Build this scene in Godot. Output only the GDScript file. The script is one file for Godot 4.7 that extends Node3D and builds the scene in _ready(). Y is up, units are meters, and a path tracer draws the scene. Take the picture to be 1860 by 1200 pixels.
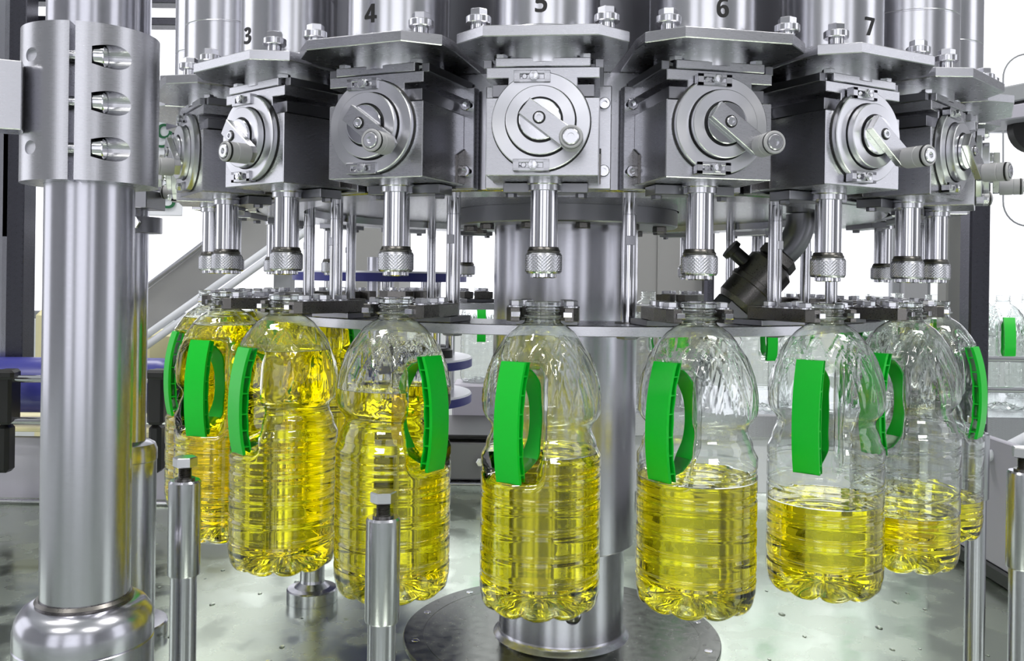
extends Node3D
# Rotary filling carousel with oil bottles. Axis of the carousel = world Y axis, machine table top at y = 0.

const R := 0.528            # radius of the filling heads
const N_HEADS := 21
const EYE := Vector3(-0.084, 0.557, 1.446)
const WORD := ["zero", "one", "two", "three", "four", "five", "six", "seven", "eight", "nine"]
const PHASE := -0.1         # angle of head 5
const BOTTLE_Y := 0.230
const WALL := 0.0007

var M := {}
var used := {}
var rng := RandomNumberGenerator.new()

# ------------------------------------------------------------------ mesh builder
class MB:
	var v := PackedVector3Array()
	var n := PackedVector3Array()
	var t := PackedVector2Array()
	var i := PackedInt32Array()

	func put(p: Vector3, q: Vector3, uv := Vector2.ZERO) -> int:
		v.append(p); n.append(q); t.append(uv)
		return v.size() - 1

	func tri(a: int, b: int, c: int) -> void:
		# front faces run clockwise: the cross product looks away from the normal
		var cr := (v[b] - v[a]).cross(v[c] - v[a])
		if cr.dot(n[a] + n[b] + n[c]) > 0.0:
			i.append(a); i.append(c); i.append(b)
		else:
			i.append(a); i.append(b); i.append(c)

	func quad(a: int, b: int, c: int, d: int) -> void:
		tri(a, b, c); tri(a, c, d)

	func poly(pts: Array, away: Vector3) -> void:
		# flat convex polygon whose normal points away from a point inside the solid
		var q: Vector3 = (pts[1] - pts[0]).cross(pts[2] - pts[0]).normalized()
		if q.dot(pts[0] - away) < 0.0: q = -q
		var ids := []
		for p in pts: ids.append(put(p, q))
		for k in range(1, pts.size() - 1): tri(ids[0], ids[k], ids[k + 1])

	func box(s: Vector3, x: Transform3D, b := 0.0008) -> void:
		var h := s * 0.5
		b = minf(b, minf(h.x, minf(h.y, h.z)) * 0.6)
		var c := x.origin
		var P := func(a: Vector3) -> Vector3: return x * a
		for ax in 3:
			for sg in [-1.0, 1.0]:
				var u := (ax + 1) % 3
				var w := (ax + 2) % 3
				var pts := []
				for k in [[-1, -1], [1, -1], [1, 1], [-1, 1]]:
					var p := Vector3.ZERO
					p[ax] = sg * h[ax]; p[u] = k[0] * (h[u] - b); p[w] = k[1] * (h[w] - b)
					pts.append(P.call(p))
				poly(pts, c)
			# edges parallel to ax
			var u2 := (ax + 1) % 3
			var w2 := (ax + 2) % 3
			for k in [[-1, -1], [1, -1], [1, 1], [-1, 1]]:
				var e := []
				for q in [[-1, 0], [1, 0], [1, 1], [-1, 1]]:
					var p := Vector3.ZERO
					p[ax] = q[0] * (h[ax] - b)
					p[u2] = k[0] * (h[u2] - (b if q[1] else 0.0)); p[w2] = k[1] * (h[w2] - (0.0 if q[1] else b))
					e.append(P.call(p))
				poly(e, c)
		for sx in [-1, 1]:
			for sy in [-1, 1]:
				for sz in [-1, 1]:
					poly([P.call(Vector3(sx * h.x, sy * (h.y - b), sz * (h.z - b))), P.call(Vector3(sx * (h.x - b), sy * h.y, sz * (h.z - b))), P.call(Vector3(sx * (h.x - b), sy * (h.y - b), sz * h.z))], c)

	func lathe(prof: Array, segs: int, x := Transform3D(), soft := 0.86) -> void:
		# profile of (radius, height) points, outline running so that the outside is on its right when going up
		var m := prof.size()
		var sn := []
		for k in m - 1:
			var d: Vector2 = prof[k + 1] - prof[k]
			sn.append(Vector2(d.y, -d.x).normalized())
		var rows := []   # pairs (point, normal)
		for k in m - 1:
			var a: Vector2 = sn[k]
			var b: Vector2 = sn[k]
			if k > 0 and sn[k - 1].dot(sn[k]) > soft: a = (sn[k - 1] + sn[k]).normalized()
			if k < m - 2 and sn[k + 1].dot(sn[k]) > soft: b = (sn[k + 1] + sn[k]).normalized()
			rows.append([prof[k], a, prof[k + 1], b])
		var length := 0.0
		for r in rows:
			var l: float = (r[2] - r[0]).length()
			if l < 1e-7: continue
			var first := v.size()
			for s in segs + 1:
				var an := TAU * s / segs
				var c := Vector3(sin(an), 0, cos(an))
				put(x * (c * r[0].x + Vector3.UP * r[0].y), (x.basis * (c * r[1].x + Vector3.UP * r[1].y)).normalized(), Vector2(float(s) / segs, length))
				put(x * (c * r[2].x + Vector3.UP * r[2].y), (x.basis * (c * r[3].x + Vector3.UP * r[3].y)).normalized(), Vector2(float(s) / segs, length + l))
			for s in segs:
				var k := first + s * 2
				if r[0].x > 1e-6: tri(k, k + 2, k + 1)
				if r[2].x > 1e-6: tri(k + 1, k + 2, k + 3)
			length += l

	func rod(a: Vector3, b: Vector3, r: float, segs := 20, bev := 0.0006) -> void:
		var l := (b - a).length()
		lathe([Vector2(0, 0), Vector2(r - bev, 0), Vector2(r, bev), Vector2(r, l - bev), Vector2(r - bev, l), Vector2(0, l)], segs, along(a, b))

	static func along(a: Vector3, b: Vector3) -> Transform3D:
		var y := (b - a).normalized()
		var h := Vector3.RIGHT if absf(y.x) < 0.8 else Vector3.FORWARD
		var z := h.cross(y).normalized()
		return Transform3D(Basis(y.cross(z), y, z), a)

	func prism(pl: PackedVector2Array, z0: float, z1: float, x := Transform3D(), b := 0.0006) -> void:
		# polygon in local xy, extruded along local z
		var area := 0.0
		var m := pl.size()
		for k in m: area += pl[k].cross(pl[(k + 1) % m])
		var sg := signf(area)
		var ins := PackedVector2Array()
		for k in m:
			var d0 := (pl[k] - pl[(k + m - 1) % m]).normalized()
			var d1 := (pl[(k + 1) % m] - pl[k]).normalized()
			var n0 := Vector2(-d0.y, d0.x) * sg
			var n1 := Vector2(-d1.y, d1.x) * sg
			var mid := (n0 + n1).normalized()
			ins.append(pl[k] + mid * (b / maxf(0.3, mid.dot(n0))))
		var ids := Geometry2D.triangulate_polygon(ins)
		for side in [[z0, -1.0], [z1, 1.0]]:
			var q: Vector3 = (x.basis * Vector3(0, 0, side[1])).normalized()
			var f := v.size()
			for p in ins: put(x * Vector3(p.x, p.y, side[0]), q)
			for k in ids.size() / 3: tri(f + ids[k * 3], f + ids[k * 3 + 1], f + ids[k * 3 + 2])
		for k in m:
			var d1 := (pl[(k + 1) % m] - pl[k]).normalized()
			var o := Vector2(d1.y, -d1.x) * sg
			var e := (k + 1) % m
			for s in [[pl, z0 + b, pl, z1 - b, 0.0], [ins, z0, pl, z0 + b, -1.0], [pl, z1 - b, ins, z1, 1.0]]:
				var q: Vector3 = (x.basis * Vector3(o.x, o.y, s[4]).normalized()).normalized()
				var a := put(x * Vector3(s[0][k].x, s[0][k].y, s[1]), q)
				var c := put(x * Vector3(s[0][e].x, s[0][e].y, s[1]), q)
				var d := put(x * Vector3(s[2][e].x, s[2][e].y, s[3]), q)
				var g := put(x * Vector3(s[2][k].x, s[2][k].y, s[3]), q)
				quad(a, c, d, g)

	func hexa(r: float, h: float, x: Transform3D) -> void:
		# hexagonal head standing on local y = 0
		var p := PackedVector2Array()
		for k in 6: p.append(Vector2.from_angle(TAU * k / 6.0) * r)
		prism(p, 0, h, x * Transform3D(Basis(Vector3.RIGHT, -PI / 2), Vector3.ZERO), r * 0.08)

	func tube(path: Array, r: float, segs := 14) -> void:
		var prev := -1
		var side := Vector3.ZERO
		for k in path.size():
			var d: Vector3 = (path[mini(k + 1, path.size() - 1)] - path[maxi(k - 1, 0)]).normalized()
			if k == 0: side = along(Vector3.ZERO, d).basis.x
			side = (side - d * side.dot(d)).normalized()
			var up := d.cross(side)
			var f := v.size()
			for s in segs + 1:
				var c := side * cos(TAU * s / segs) + up * sin(TAU * s / segs)
				put(path[k] + c * r, c, Vector2(float(s) / segs, k))
			if prev >= 0:
				for s in segs: quad(prev + s, prev + s + 1, f + s + 1, f + s)
			else:
				cap(f, segs, path[k], -d)
			if k == path.size() - 1: cap(f, segs, path[k], d)
			prev = f

	func cap(f: int, segs: int, c: Vector3, q: Vector3) -> void:
		var o := put(c, q)
		var g := v.size()
		for s in segs + 1: put(v[f + s], q)
		for s in segs: tri(o, g + s, g + s + 1)

	func mesh() -> ArrayMesh:
		var a := []
		a.resize(Mesh.ARRAY_MAX)
		a[Mesh.ARRAY_VERTEX] = v; a[Mesh.ARRAY_NORMAL] = n; a[Mesh.ARRAY_TEX_UV] = t; a[Mesh.ARRAY_INDEX] = i
		var m := ArrayMesh.new()
		m.add_surface_from_arrays(Mesh.PRIMITIVE_TRIANGLES, a)
		return m

func at(x: float, y: float, z: float, turn := 0.0) -> Transform3D:
	return Transform3D(Basis(Vector3.UP, turn), Vector3(x, y, z))

# local y of the part turned to world z (for things that stick out of a front face)
func facing(x: float, y: float, z: float) -> Transform3D:
	return Transform3D(Basis(Vector3.RIGHT, PI / 2), Vector3(x, y, z))

# ------------------------------------------------------------------ nodes
func numbered(called: String) -> String:
	var k: int = used.get(called, 0)
	used[called] = k + 1
	return called if k == 0 else "%s_%03d" % [called, k]

func part(called: String, b, mat: Material, parent: Node3D) -> MeshInstance3D:
	var o := MeshInstance3D.new()
	o.name = called
	o.mesh = b.mesh() if b is MB else b
	if mat: o.material_override = mat
	parent.add_child(o, true)
	return o

func meta(o: Node3D, label: String, category: String, group := "", kind := "") -> void:
	if label: o.set_meta("label", label)
	if category: o.set_meta("category", category)
	if group: o.set_meta("group", group)
	if kind: o.set_meta("kind", kind)

func thing(called: String, label: String, category: String, where := Vector3.ZERO, turn := 0.0, group := "") -> Node3D:
	var o := Node3D.new()
	o.name = numbered(called)
	add_child(o)
	o.position = where
	o.rotation.y = turn
	meta(o, label, category, group)
	return o

func single(called: String, b, mat: Material, label: String, category: String, group := "") -> MeshInstance3D:
	var o := part(numbered(called), b, mat, self)
	meta(o, label, category, group)
	return o

func structure(called: String, b, mat: Material, label := "") -> MeshInstance3D:
	var o := part(numbered(called), b, mat, self)
	meta(o, label, "", "", "structure")
	return o

# ------------------------------------------------------------------ materials
func noise_tex(freq: float, seed_: int, lo: Color, hi: Color, w := 512, h := 512, octaves := 4) -> NoiseTexture2D:
	var f := FastNoiseLite.new()
	f.seed = seed_; f.frequency = freq; f.fractal_octaves = octaves
	var t := NoiseTexture2D.new()
	t.width = w; t.height = h; t.noise = f; t.seamless = true
	var g := Gradient.new()
	g.set_color(0, lo); g.set_color(1, hi)
	t.color_ramp = g
	return t

func metal(col: Color, rough: float, streak := Vector3(30, 30, 30), amount := 0.35, seed_ := 1) -> StandardMaterial3D:
	var m := StandardMaterial3D.new()
	m.albedo_color = col
	m.metallic = 1.0
	m.roughness = rough
	m.roughness_texture = noise_tex(0.02, seed_, Color(1 - amount, 1 - amount, 1 - amount), Color(1, 1, 1))
	m.uv1_triplanar = true
	m.uv1_scale = streak
	return m

func plain(col: Color, rough: float, spec := 0.5) -> StandardMaterial3D:
	var m := StandardMaterial3D.new()
	m.albedo_color = col
	m.roughness = rough
	m.metallic_specular = spec
	return m

func make_materials() -> void:
	M.steel = metal(Color(0.76, 0.76, 0.78), 0.30, Vector3(10, 200, 10), 0.12, 3)
	M.turned = metal(Color(0.84, 0.84, 0.86), 0.24, Vector3(60, 60, 60), 0.12, 4)
	M.disc_turned = metal(Color(0.84, 0.84, 0.86), 0.32, Vector3(60, 60, 60), 0.1, 4)
	M.disc_turned.anisotropy_enabled = true; M.disc_turned.anisotropy = 0.7
	M.polished = metal(Color(0.84, 0.84, 0.86), 0.13, Vector3(40, 40, 40), 0.15, 5)
	M.column = metal(Color(0.74, 0.74, 0.77), 0.27, Vector3(6, 120, 6), 0.3, 6)
	M.dark_steel = metal(Color(0.55, 0.55, 0.57), 0.38, Vector3(10, 120, 10), 0.25, 7)
	M.grimy = metal(Color(0.45, 0.44, 0.43), 0.42, Vector3(40, 40, 40), 0.5, 8)
	M.drum = metal(Color(0.66, 0.66, 0.68), 0.30, Vector3(20, 20, 20), 0.5, 9)
	M.table = metal(Color(0.82, 0.86, 0.79), 0.28, Vector3(1.3, 1.3, 1.3), 0.6, 11)
	var wet := noise_tex(0.006, 21, Color(0.62, 0.62, 0.62), Color(1, 1, 1), 1024, 1024, 5)   # wet patches are smooth, dry steel is dull
	wet.color_ramp.set_offset(0, 0.36); wet.color_ramp.set_offset(1, 0.62)
	M.table.roughness_texture = wet
	M.disc = metal(Color(0.42, 0.43, 0.40), 0.30, Vector3(4, 4, 4), 0.5, 12)
	M.ink = plain(Color(0.03, 0.03, 0.035), 0.5)
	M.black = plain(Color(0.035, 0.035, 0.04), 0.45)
	M.roller = plain(Color(0.66, 0.66, 0.67), 0.4)
	M.green = plain(Color(0.0, 0.76, 0.17), 0.33)
	M.pet = StandardMaterial3D.new()
	M.pet.transparency = BaseMaterial3D.TRANSPARENCY_ALPHA
	M.pet.albedo_color = Color(1, 1, 1, 0.0); M.pet.roughness = 0.03
	M.pet_solid = StandardMaterial3D.new()
	M.pet_solid.transparency = BaseMaterial3D.TRANSPARENCY_ALPHA
	M.pet_solid.refraction_enabled = true; M.pet_solid.refraction_scale = 0.05
	M.pet_solid.albedo_color = Color(0.99, 1.0, 0.995, 0.0); M.pet_solid.roughness = 0.0
	M.oil = StandardMaterial3D.new()
	M.oil.transparency = BaseMaterial3D.TRANSPARENCY_ALPHA
	M.oil.refraction_enabled = true; M.oil.refraction_scale = 0.045
	M.oil.albedo_color = Color(1.0, 0.95, 0.10, 0.0); M.oil.roughness = 0.0
	M.blue = plain(Color(0.20, 0.21, 0.52), 0.35)
	M.white_plastic = plain(Color(0.88, 0.89, 0.92), 0.3)
	M.cream = plain(Color(0.86, 0.83, 0.66), 0.6)
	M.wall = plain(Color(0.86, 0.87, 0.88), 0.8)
	M.ceiling = plain(Color(0.90, 0.90, 0.91), 0.9)
	M.floor = plain(Color(0.62, 0.66, 0.62), 0.35)
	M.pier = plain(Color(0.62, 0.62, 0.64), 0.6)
	M.dark_frame = metal(Color(0.33, 0.33, 0.36), 0.35, Vector3(10, 60, 10), 0.3, 13)
	M.frame_grey = plain(Color(0.55, 0.56, 0.58), 0.5)
	M.panel_grey = plain(Color(0.60, 0.60, 0.60), 0.6)
	M.panel_lilac = plain(Color(0.66, 0.65, 0.70), 0.42)
	M.sign = plain(Color(0.02, 0.36, 0.20), 0.5)
	M.glass = StandardMaterial3D.new()
	M.glass.transparency = BaseMaterial3D.TRANSPARENCY_ALPHA
	M.glass.albedo_color = Color(1, 1, 1, 0.03); M.glass.roughness = 0.02
	M.lamp = plain(Color(0.9, 0.9, 0.9), 0.5)
	M.lamp.emission_enabled = true; M.lamp.emission = Color(1, 0.99, 0.97); M.lamp.emission_energy_multiplier = 2.0
	M.water = StandardMaterial3D.new()
	M.water.transparency = BaseMaterial3D.TRANSPARENCY_ALPHA
	M.water.refraction_enabled = true; M.water.refraction_scale = 0.033
	M.water.albedo_color = Color(1, 1, 1, 0.0); M.water.roughness = 0.0

# ------------------------------------------------------------------ camera, light
func set_camera_and_light() -> void:
	var f := 1673.0
	var c := Camera3D.new()
	c.name = "camera"
	add_child(c)
	c.projection = Camera3D.PROJECTION_FRUSTUM
	c.near = 0.05; c.far = 60.0
	c.size = c.near * 1200.0 / f
	c.frustum_offset = Vector2(0, -96.0 / f * c.near)
	c.position = EYE
	c.rotation.z = 0.0131
	c.current = true
	var w := WorldEnvironment.new()
	var e := Environment.new()
	e.background_mode = Environment.BG_COLOR
	e.background_color = Color(0.97, 0.975, 1.0)
	e.background_energy_multiplier = 1.7
	e.tonemap_mode = Environment.TONE_MAPPER_LINEAR
	e.tonemap_exposure = 1.08
	e.sdfgi_enabled = true; e.ssao_enabled = true; e.ssil_enabled = true
	w.environment = e
	w.name = "world"
	add_child(w)
	for p in [Vector3(-1.5, 3.1, 3.2), Vector3(1.5, 3.1, 3.2), Vector3(-1.5, 3.1, 0.8), Vector3(1.5, 3.1, 0.8), Vector3(-1.5, 3.1, -2.2), Vector3(1.5, 3.1, -2.2)]:
		ceiling_lamp(p)

func ceiling_lamp(p: Vector3) -> void:
	var t := thing("ceiling_lamp", "white flat panel lamp hanging under the hall ceiling", "lamp", p, 0.0, "panel lamps under the hall ceiling")
	var h := MB.new()
	h.box(Vector3(1.3, 0.05, 0.42), at(0, 0.03, 0), 0.005)
	part("housing", h, M.frame_grey, t)
	var d := MB.new()
	d.box(Vector3(1.2, 0.01, 0.32), at(0, 0, 0), 0.002)
	part("lamp_diffuser", d, M.lamp, t)
	var a := AreaLight3D.new()
	a.name = "panel_light"
	t.add_child(a)
	a.area_size = Vector2(1.2, 0.32)
	a.light_energy = 4.4
	a.area_range = 20.0
	a.area_attenuation = 2.0
	a.light_color = Color(1, 0.99, 0.97)
	a.shadow_enabled = true
	a.position = Vector3(0, -0.012, 0)
	a.rotation.x = -PI / 2

# ------------------------------------------------------------------ hall
func wall_with_windows(called: String, from: Vector3, to: Vector3, lo: float, hi: float, openings: Array, thick: float) -> void:
	var d := (to - from)
	var l := d.length()
	d /= l
	var turn := atan2(-d.z, d.x)
	var node := Node3D.new()
	node.name = called
	add_child(node)
	meta(node, "", "", "", "structure")
	node.position = from
	node.rotation.y = turn
	var y0 := -0.9
	var y1 := 3.2
	var b := MB.new()
	b.box(Vector3(l, lo - y0, thick), at(l / 2, (lo + y0) / 2, 0), 0.002)
	part("lower_wall", b, M.wall, node)
	b = MB.new()
	b.box(Vector3(l, y1 - hi, thick), at(l / 2, (y1 + hi) / 2, 0), 0.002)
	part("upper_wall", b, M.wall, node)
	var edge := 0.0
	for k in openings.size() + 1:
		var next: float = openings[k][0] if k < openings.size() else l
		b = MB.new()
		b.box(Vector3(next - edge, hi - lo, thick), at((edge + next) / 2, (lo + hi) / 2, 0), 0.002)
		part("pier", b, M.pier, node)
		if k < openings.size(): edge = next + openings[k][1]
	for o in openings:
		var x: float = o[0]
		var wide: float = o[1]
		window_count += 1
		var w := Node3D.new()
		w.name = "window_%d" % window_count
		add_child(w)
		meta(w, "", "", "", "structure")
		w.transform = node.transform * at(x + wide / 2, lo, 0)
		b = MB.new()
		var h := hi - lo
		for s in [-1, 1]: b.box(Vector3(0.05, h, 0.07), at(s * (wide / 2 - 0.025), h / 2, 0), 0.004)
		for y in [0.025, h / 2, h - 0.025]: b.box(Vector3(wide - 0.1, 0.05, 0.06), at(0, y, 0), 0.004)
		part("window_frame", b, M.frame_grey, w)
		b = MB.new()
		b.poly([Vector3(-wide / 2, 0, 0), Vector3(wide / 2, 0, 0), Vector3(wide / 2, h, 0), Vector3(-wide / 2, h, 0)], Vector3(0, 0, -1))
		part("pane", b, M.glass, w)

var window_count := 0

func build_hall() -> void:
	var b := MB.new()
	b.box(Vector3(9.4, 0.2, 10.6), at(0, -1.0, 0.5), 0.001)
	structure("floor", b, M.floor)
	b = MB.new()
	b.box(Vector3(9.4, 0.2, 10.6), at(0, 3.3, 0.5), 0.001)
	structure("ceiling", b, M.ceiling)
	wall_with_windows("wall_back", Vector3(-4.5, 0, -4.6), Vector3(4.5, 0, -4.6), 0.25, 2.9, [[0.1, 1.6], [1.85, 1.6], [3.6, 1.6], [5.35, 1.6], [7.1, 1.7]], 0.2)
	wall_with_windows("wall_front", Vector3(-4.5, 0, 5.6), Vector3(4.5, 0, 5.6), -0.3, 2.9, [[0.8, 1.9], [3.4, 2.3], [6.5, 1.1]], 0.2)
	wall_with_windows("wall_left", Vector3(-4.6, 0, 5.6), Vector3(-4.6, 0, -4.6), -0.1, 2.8, [[4.6, 2.6]], 0.2)
	wall_with_windows("wall_right", Vector3(4.6, 0, 5.6), Vector3(4.6, 0, -4.6), -0.1, 2.8, [[3.2, 1.8]], 0.2)

# ------------------------------------------------------------------ filling heads
func hex_bolt(parent: Node3D, x: Transform3D, r: float, h: float, mat: Material, shank := 0.0) -> void:
	var b := MB.new()
	b.hexa(r, h, x)
	if shank > 0.0: b.rod(x * Vector3(0, -shank, 0), x.origin, r * 0.55, 12)
	part("bolt", b, mat, parent)

func socket_screw(parent: Node3D, x: Transform3D, r: float, h: float) -> void:
	var b := MB.new()
	b.lathe([Vector2(r, 0), Vector2(r, h * 0.85), Vector2(r * 0.88, h), Vector2(r * 0.5, h), Vector2(r * 0.5, h * 0.4), Vector2(0, h * 0.4)], 18, x)
	part("socket_screw", b, M.polished, parent)

# band of diamond points cut into a cylinder
func knurl(b: MB, r: float, y0: float, y1: float, high: float, around: int, rows: int) -> void:
	var segs := around * 4
	var n := rows * 4
	var f := b.v.size()
	var pos := func(j: int, s: int) -> Vector3:
		var p := float(s) / 4.0
		var q := float(j) / 4.0
		var h := minf(absf(fposmod(p + q, 1.0) - 0.5), absf(fposmod(p - q, 1.0) - 0.5)) * 2.0
		var a := TAU * s / segs
		var rr := r + high * minf(h * 1.6, 1.0)
		if j == 0 or j == n: rr = r
		return Vector3(sin(a) * rr, lerpf(y0, y1, float(j) / n), cos(a) * rr)
	for j in n + 1:
		for s in segs + 1:
			var u: Vector3 = pos.call(j, s + 1) - pos.call(j, s - 1)
			var w: Vector3 = pos.call(mini(j + 1, n), s) - pos.call(maxi(j - 1, 0), s)
			var q := u.cross(w).normalized()
			var p: Vector3 = pos.call(j, s)
			if q.dot(p * Vector3(1, 0, 1)) < 0.0: q = -q
			b.put(p, q, Vector2(float(s) / segs, float(j) / n))
	for j in n:
		for s in segs:
			var k := f + j * (segs + 1) + s
			b.quad(k, k + 1, k + segs + 2, k + segs + 1)

func make_head() -> Node3D:
	var t := Node3D.new()
	var b: MB
	# nozzle, from its mouth upwards
	b = MB.new()
	b.lathe([Vector2(0.0085, 0.02), Vector2(0.0085, 0.0), Vector2(0.0112, 0.0), Vector2(0.0128, 0.001), Vector2(0.0128, 0.006)], 28)
	for k in 14:
		b.box(Vector3(0.002, 0.0035, 0.0012), Transform3D(Basis(Vector3.UP, TAU * k / 14), Vector3(sin(TAU * k / 14), 0, cos(TAU * k / 14)) * 0.0128 + Vector3.UP * 0.0022), 0.0002)
	part("nozzle_mouth", b, M.polished, t)
	b = MB.new()
	b.lathe([Vector2(0.012, 0.0045), Vector2(0.0168, 0.0045), Vector2(0.0180, 0.006)], 80)
	knurl(b, 0.0178, 0.006, 0.0235, 0.0008, 32, 5)
	b.lathe([Vector2(0.0180, 0.0235), Vector2(0.0174, 0.0248), Vector2(0.0145, 0.0255)], 80)
	part("knurled_nut", b, M.turned, t)
	b = MB.new()
	b.lathe([Vector2(0.0165, 0.0252), Vector2(0.0168, 0.0268), Vector2(0.0155, 0.0284), Vector2(0.0150, 0.0305), Vector2(0.0140, 0.031)], 32)
	part("nozzle_ring", b, M.grimy, t)
	b = MB.new()
	b.lathe([Vector2(0.0137, 0.029), Vector2(0.0137, 0.089)], 36)
	part("nozzle_tube", b, M.polished, t)
	b = MB.new()
	b.lathe([Vector2(0.0137, 0.0865), Vector2(0.0165, 0.087), Vector2(0.0165, 0.0925), Vector2(0.0180, 0.0935), Vector2(0.0180, 0.0975), Vector2(0.005, 0.0975)], 32)
	part("nozzle_collar", b, M.turned, t)
	# valve block: T section running front to back
	b = MB.new()
	b.box(Vector3(0.108, 0.0745, 0.092), at(0, 0.1345, -0.001), 0.0008)
	part("valve_block", b, M.steel, t)
	b = MB.new()
	b.prism(PackedVector2Array([Vector2(-0.033, 0.1716), Vector2(0.033, 0.1716), Vector2(0.033, 0.190), Vector2(0.054, 0.190), Vector2(0.054, 0.2005), Vector2(-0.054, 0.2005), Vector2(-0.054, 0.190), Vector2(-0.033, 0.190)]), -0.058, 0.045, Transform3D(), 0.0007)
	part("block_neck", b, M.steel, t)
	b = MB.new()
	b.box(Vector3(0.098, 0.012, 0.096), at(0, 0.1795, -0.010), 0.0005)
	part("seal_block", b, M.dark_steel, t)
	b = MB.new()
	for s in [-1, 1]: b.box(Vector3(0.008, 0.0085, 0.10), at(s * 0.0535, 0.2048, -0.010), 0.0005)
	b.box(Vector3(0.10, 0.007, 0.085), at(0, 0.2041, -0.016), 0.0005)
	part("slide_plate", b, M.dark_steel, t)
	b = MB.new()
	b.box(Vector3(0.0905, 0.0085, 0.010), at(0, 0.2049, 0.042), 0.0007)
	part("clamp_bar", b, M.steel, t)
	for s in [-1, 1]: hex_bolt(t, at(s * 0.0415, 0.2094, 0.036), 0.0066, 0.0050, M.turned)
	b = MB.new()
	b.lathe([Vector2(0.048, 0.2055), Vector2(0.048, 0.2196)], 48)
	part("neck_cylinder", b, M.turned, t)
	# chamfered flange plate
	var half := [Vector2(0.0526, 0.087), Vector2(0.081, 0.0585), Vector2(0.081, 0.03), Vector2(0.062, -0.085)]
	var pl := PackedVector2Array()
	for p in half: pl.append(Vector2(p.x, -p.y))
	for k in 4: pl.append(Vector2(-half[3 - k].x, -half[3 - k].y))
	b = MB.new()
	b.prism(pl, 0.2194, 0.2297, Transform3D(Basis(Vector3.RIGHT, -PI / 2), Vector3.ZERO), 0.0008)
	part("flange_plate", b, M.steel, t)
	for s in [-1, 1]:
		var x := at(s * 0.0600, 0.2297, 0.0620)
		b = MB.new()
		b.hexa(0.0088, 0.0068, x * at(0, 0.0145, 0, 0.3 * s))
		var bo := part("flange_bolt", b, M.turned, t)
		b = MB.new()
		b.lathe([Vector2(0.007, 0.0075), Vector2(0.0112, 0.0075), Vector2(0.0120, 0.0083), Vector2(0.0120, 0.0137), Vector2(0.0112, 0.0145), Vector2(0.004, 0.0145)], 28, x)
		part("washer", b, M.turned, bo)
		b = MB.new()
		b.lathe([Vector2(0.0074, 0.0), Vector2(0.0074, 0.0078)], 20, x)
		part("spacer", b, M.polished, bo)
	b = MB.new()
	b.lathe([Vector2(0.0555, 0.2297), Vector2(0.0555, 0.2385), Vector2(0.0545, 0.2395), Vector2(0.05, 0.2395)], 64)
	part("cylinder_foot", b, M.turned, t)
	b = MB.new()
	b.lathe([Vector2(0.0530, 0.2390), Vector2(0.0530, 0.3035), Vector2(0.0522, 0.3042), Vector2(0.0522, 0.3052), Vector2(0.0530, 0.306), Vector2(0.0530, 0.62), Vector2(0.0, 0.62)], 64)
	part("piston_cylinder", b, M.turned, t)
	# dial, hub, crank
	var cx := -0.001
	var cy := 0.1478
	b = MB.new()
	b.lathe([Vector2(0.0465, 0.0), Vector2(0.0465, 0.0072), Vector2(0.0457, 0.0080), Vector2(0.0340, 0.0080), Vector2(0.0338, 0.0030), Vector2(0.0, 0.0030)], 64, facing(cx, cy, 0.045))
	part("dial_plate", b, M.disc_turned, t)
	b = MB.new()
	b.lathe([Vector2(0.0325, 0.0028), Vector2(0.0325, 0.0155), Vector2(0.0318, 0.0162), Vector2(0.0216, 0.0162), Vector2(0.0212, 0.0130), Vector2(0.0195, 0.0130)], 56, facing(cx, cy, 0.045))
	part("dial_ring", b, M.disc_turned, t)
	b = MB.new()
	b.lathe([Vector2(0.0195, 0.0125), Vector2(0.0195, 0.0195), Vector2(0.0188, 0.0202), Vector2(0.0, 0.0202)], 48, facing(cx, cy, 0.045))
	part("hub", b, M.polished, t)
	# black rings added round the dial steps, darkening its grimy seams for contrast
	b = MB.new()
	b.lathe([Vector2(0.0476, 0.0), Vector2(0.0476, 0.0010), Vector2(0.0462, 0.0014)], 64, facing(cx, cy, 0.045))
	part("seam_ring", b, M.black, t)
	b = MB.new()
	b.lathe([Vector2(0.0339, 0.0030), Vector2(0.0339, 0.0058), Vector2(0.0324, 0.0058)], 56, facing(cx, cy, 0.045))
	part("seam_ring", b, M.black, t)
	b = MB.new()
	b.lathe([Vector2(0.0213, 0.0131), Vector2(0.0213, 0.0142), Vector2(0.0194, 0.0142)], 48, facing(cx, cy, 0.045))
	part("seam_ring", b, M.black, t)
	# crank arm: a bar from upper left over the hub down to the roller
	var ang := -0.62
	var bas := Basis(Vector3.BACK, ang)
	b = MB.new()
	b.prism(PackedVector2Array([Vector2(-0.0180, -0.0078), Vector2(0.0370, -0.0098), Vector2(0.0440, -0.0060), Vector2(0.0440, 0.0060), Vector2(0.0370, 0.0098), Vector2(-0.0180, 0.0098)]), 0.0652, 0.0730, Transform3D(bas, Vector3(cx, cy, 0)), 0.0006)
	var arm := part("crank_arm", b, M.steel, t)
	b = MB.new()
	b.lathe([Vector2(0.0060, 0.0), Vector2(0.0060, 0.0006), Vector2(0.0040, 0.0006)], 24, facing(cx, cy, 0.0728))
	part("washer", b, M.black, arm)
	b = MB.new()
	b.lathe([Vector2(0.0046, 0.0002), Vector2(0.0046, 0.0022), Vector2(0.0040, 0.0026), Vector2(0.0024, 0.0026), Vector2(0.0024, 0.0004), Vector2(0, 0.0004)], 20, facing(cx, cy, 0.0728))
	part("socket_screw", b, M.turned, arm)
	var e := bas * Vector3(0.0375, 0, 0)
	b = MB.new()
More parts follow.
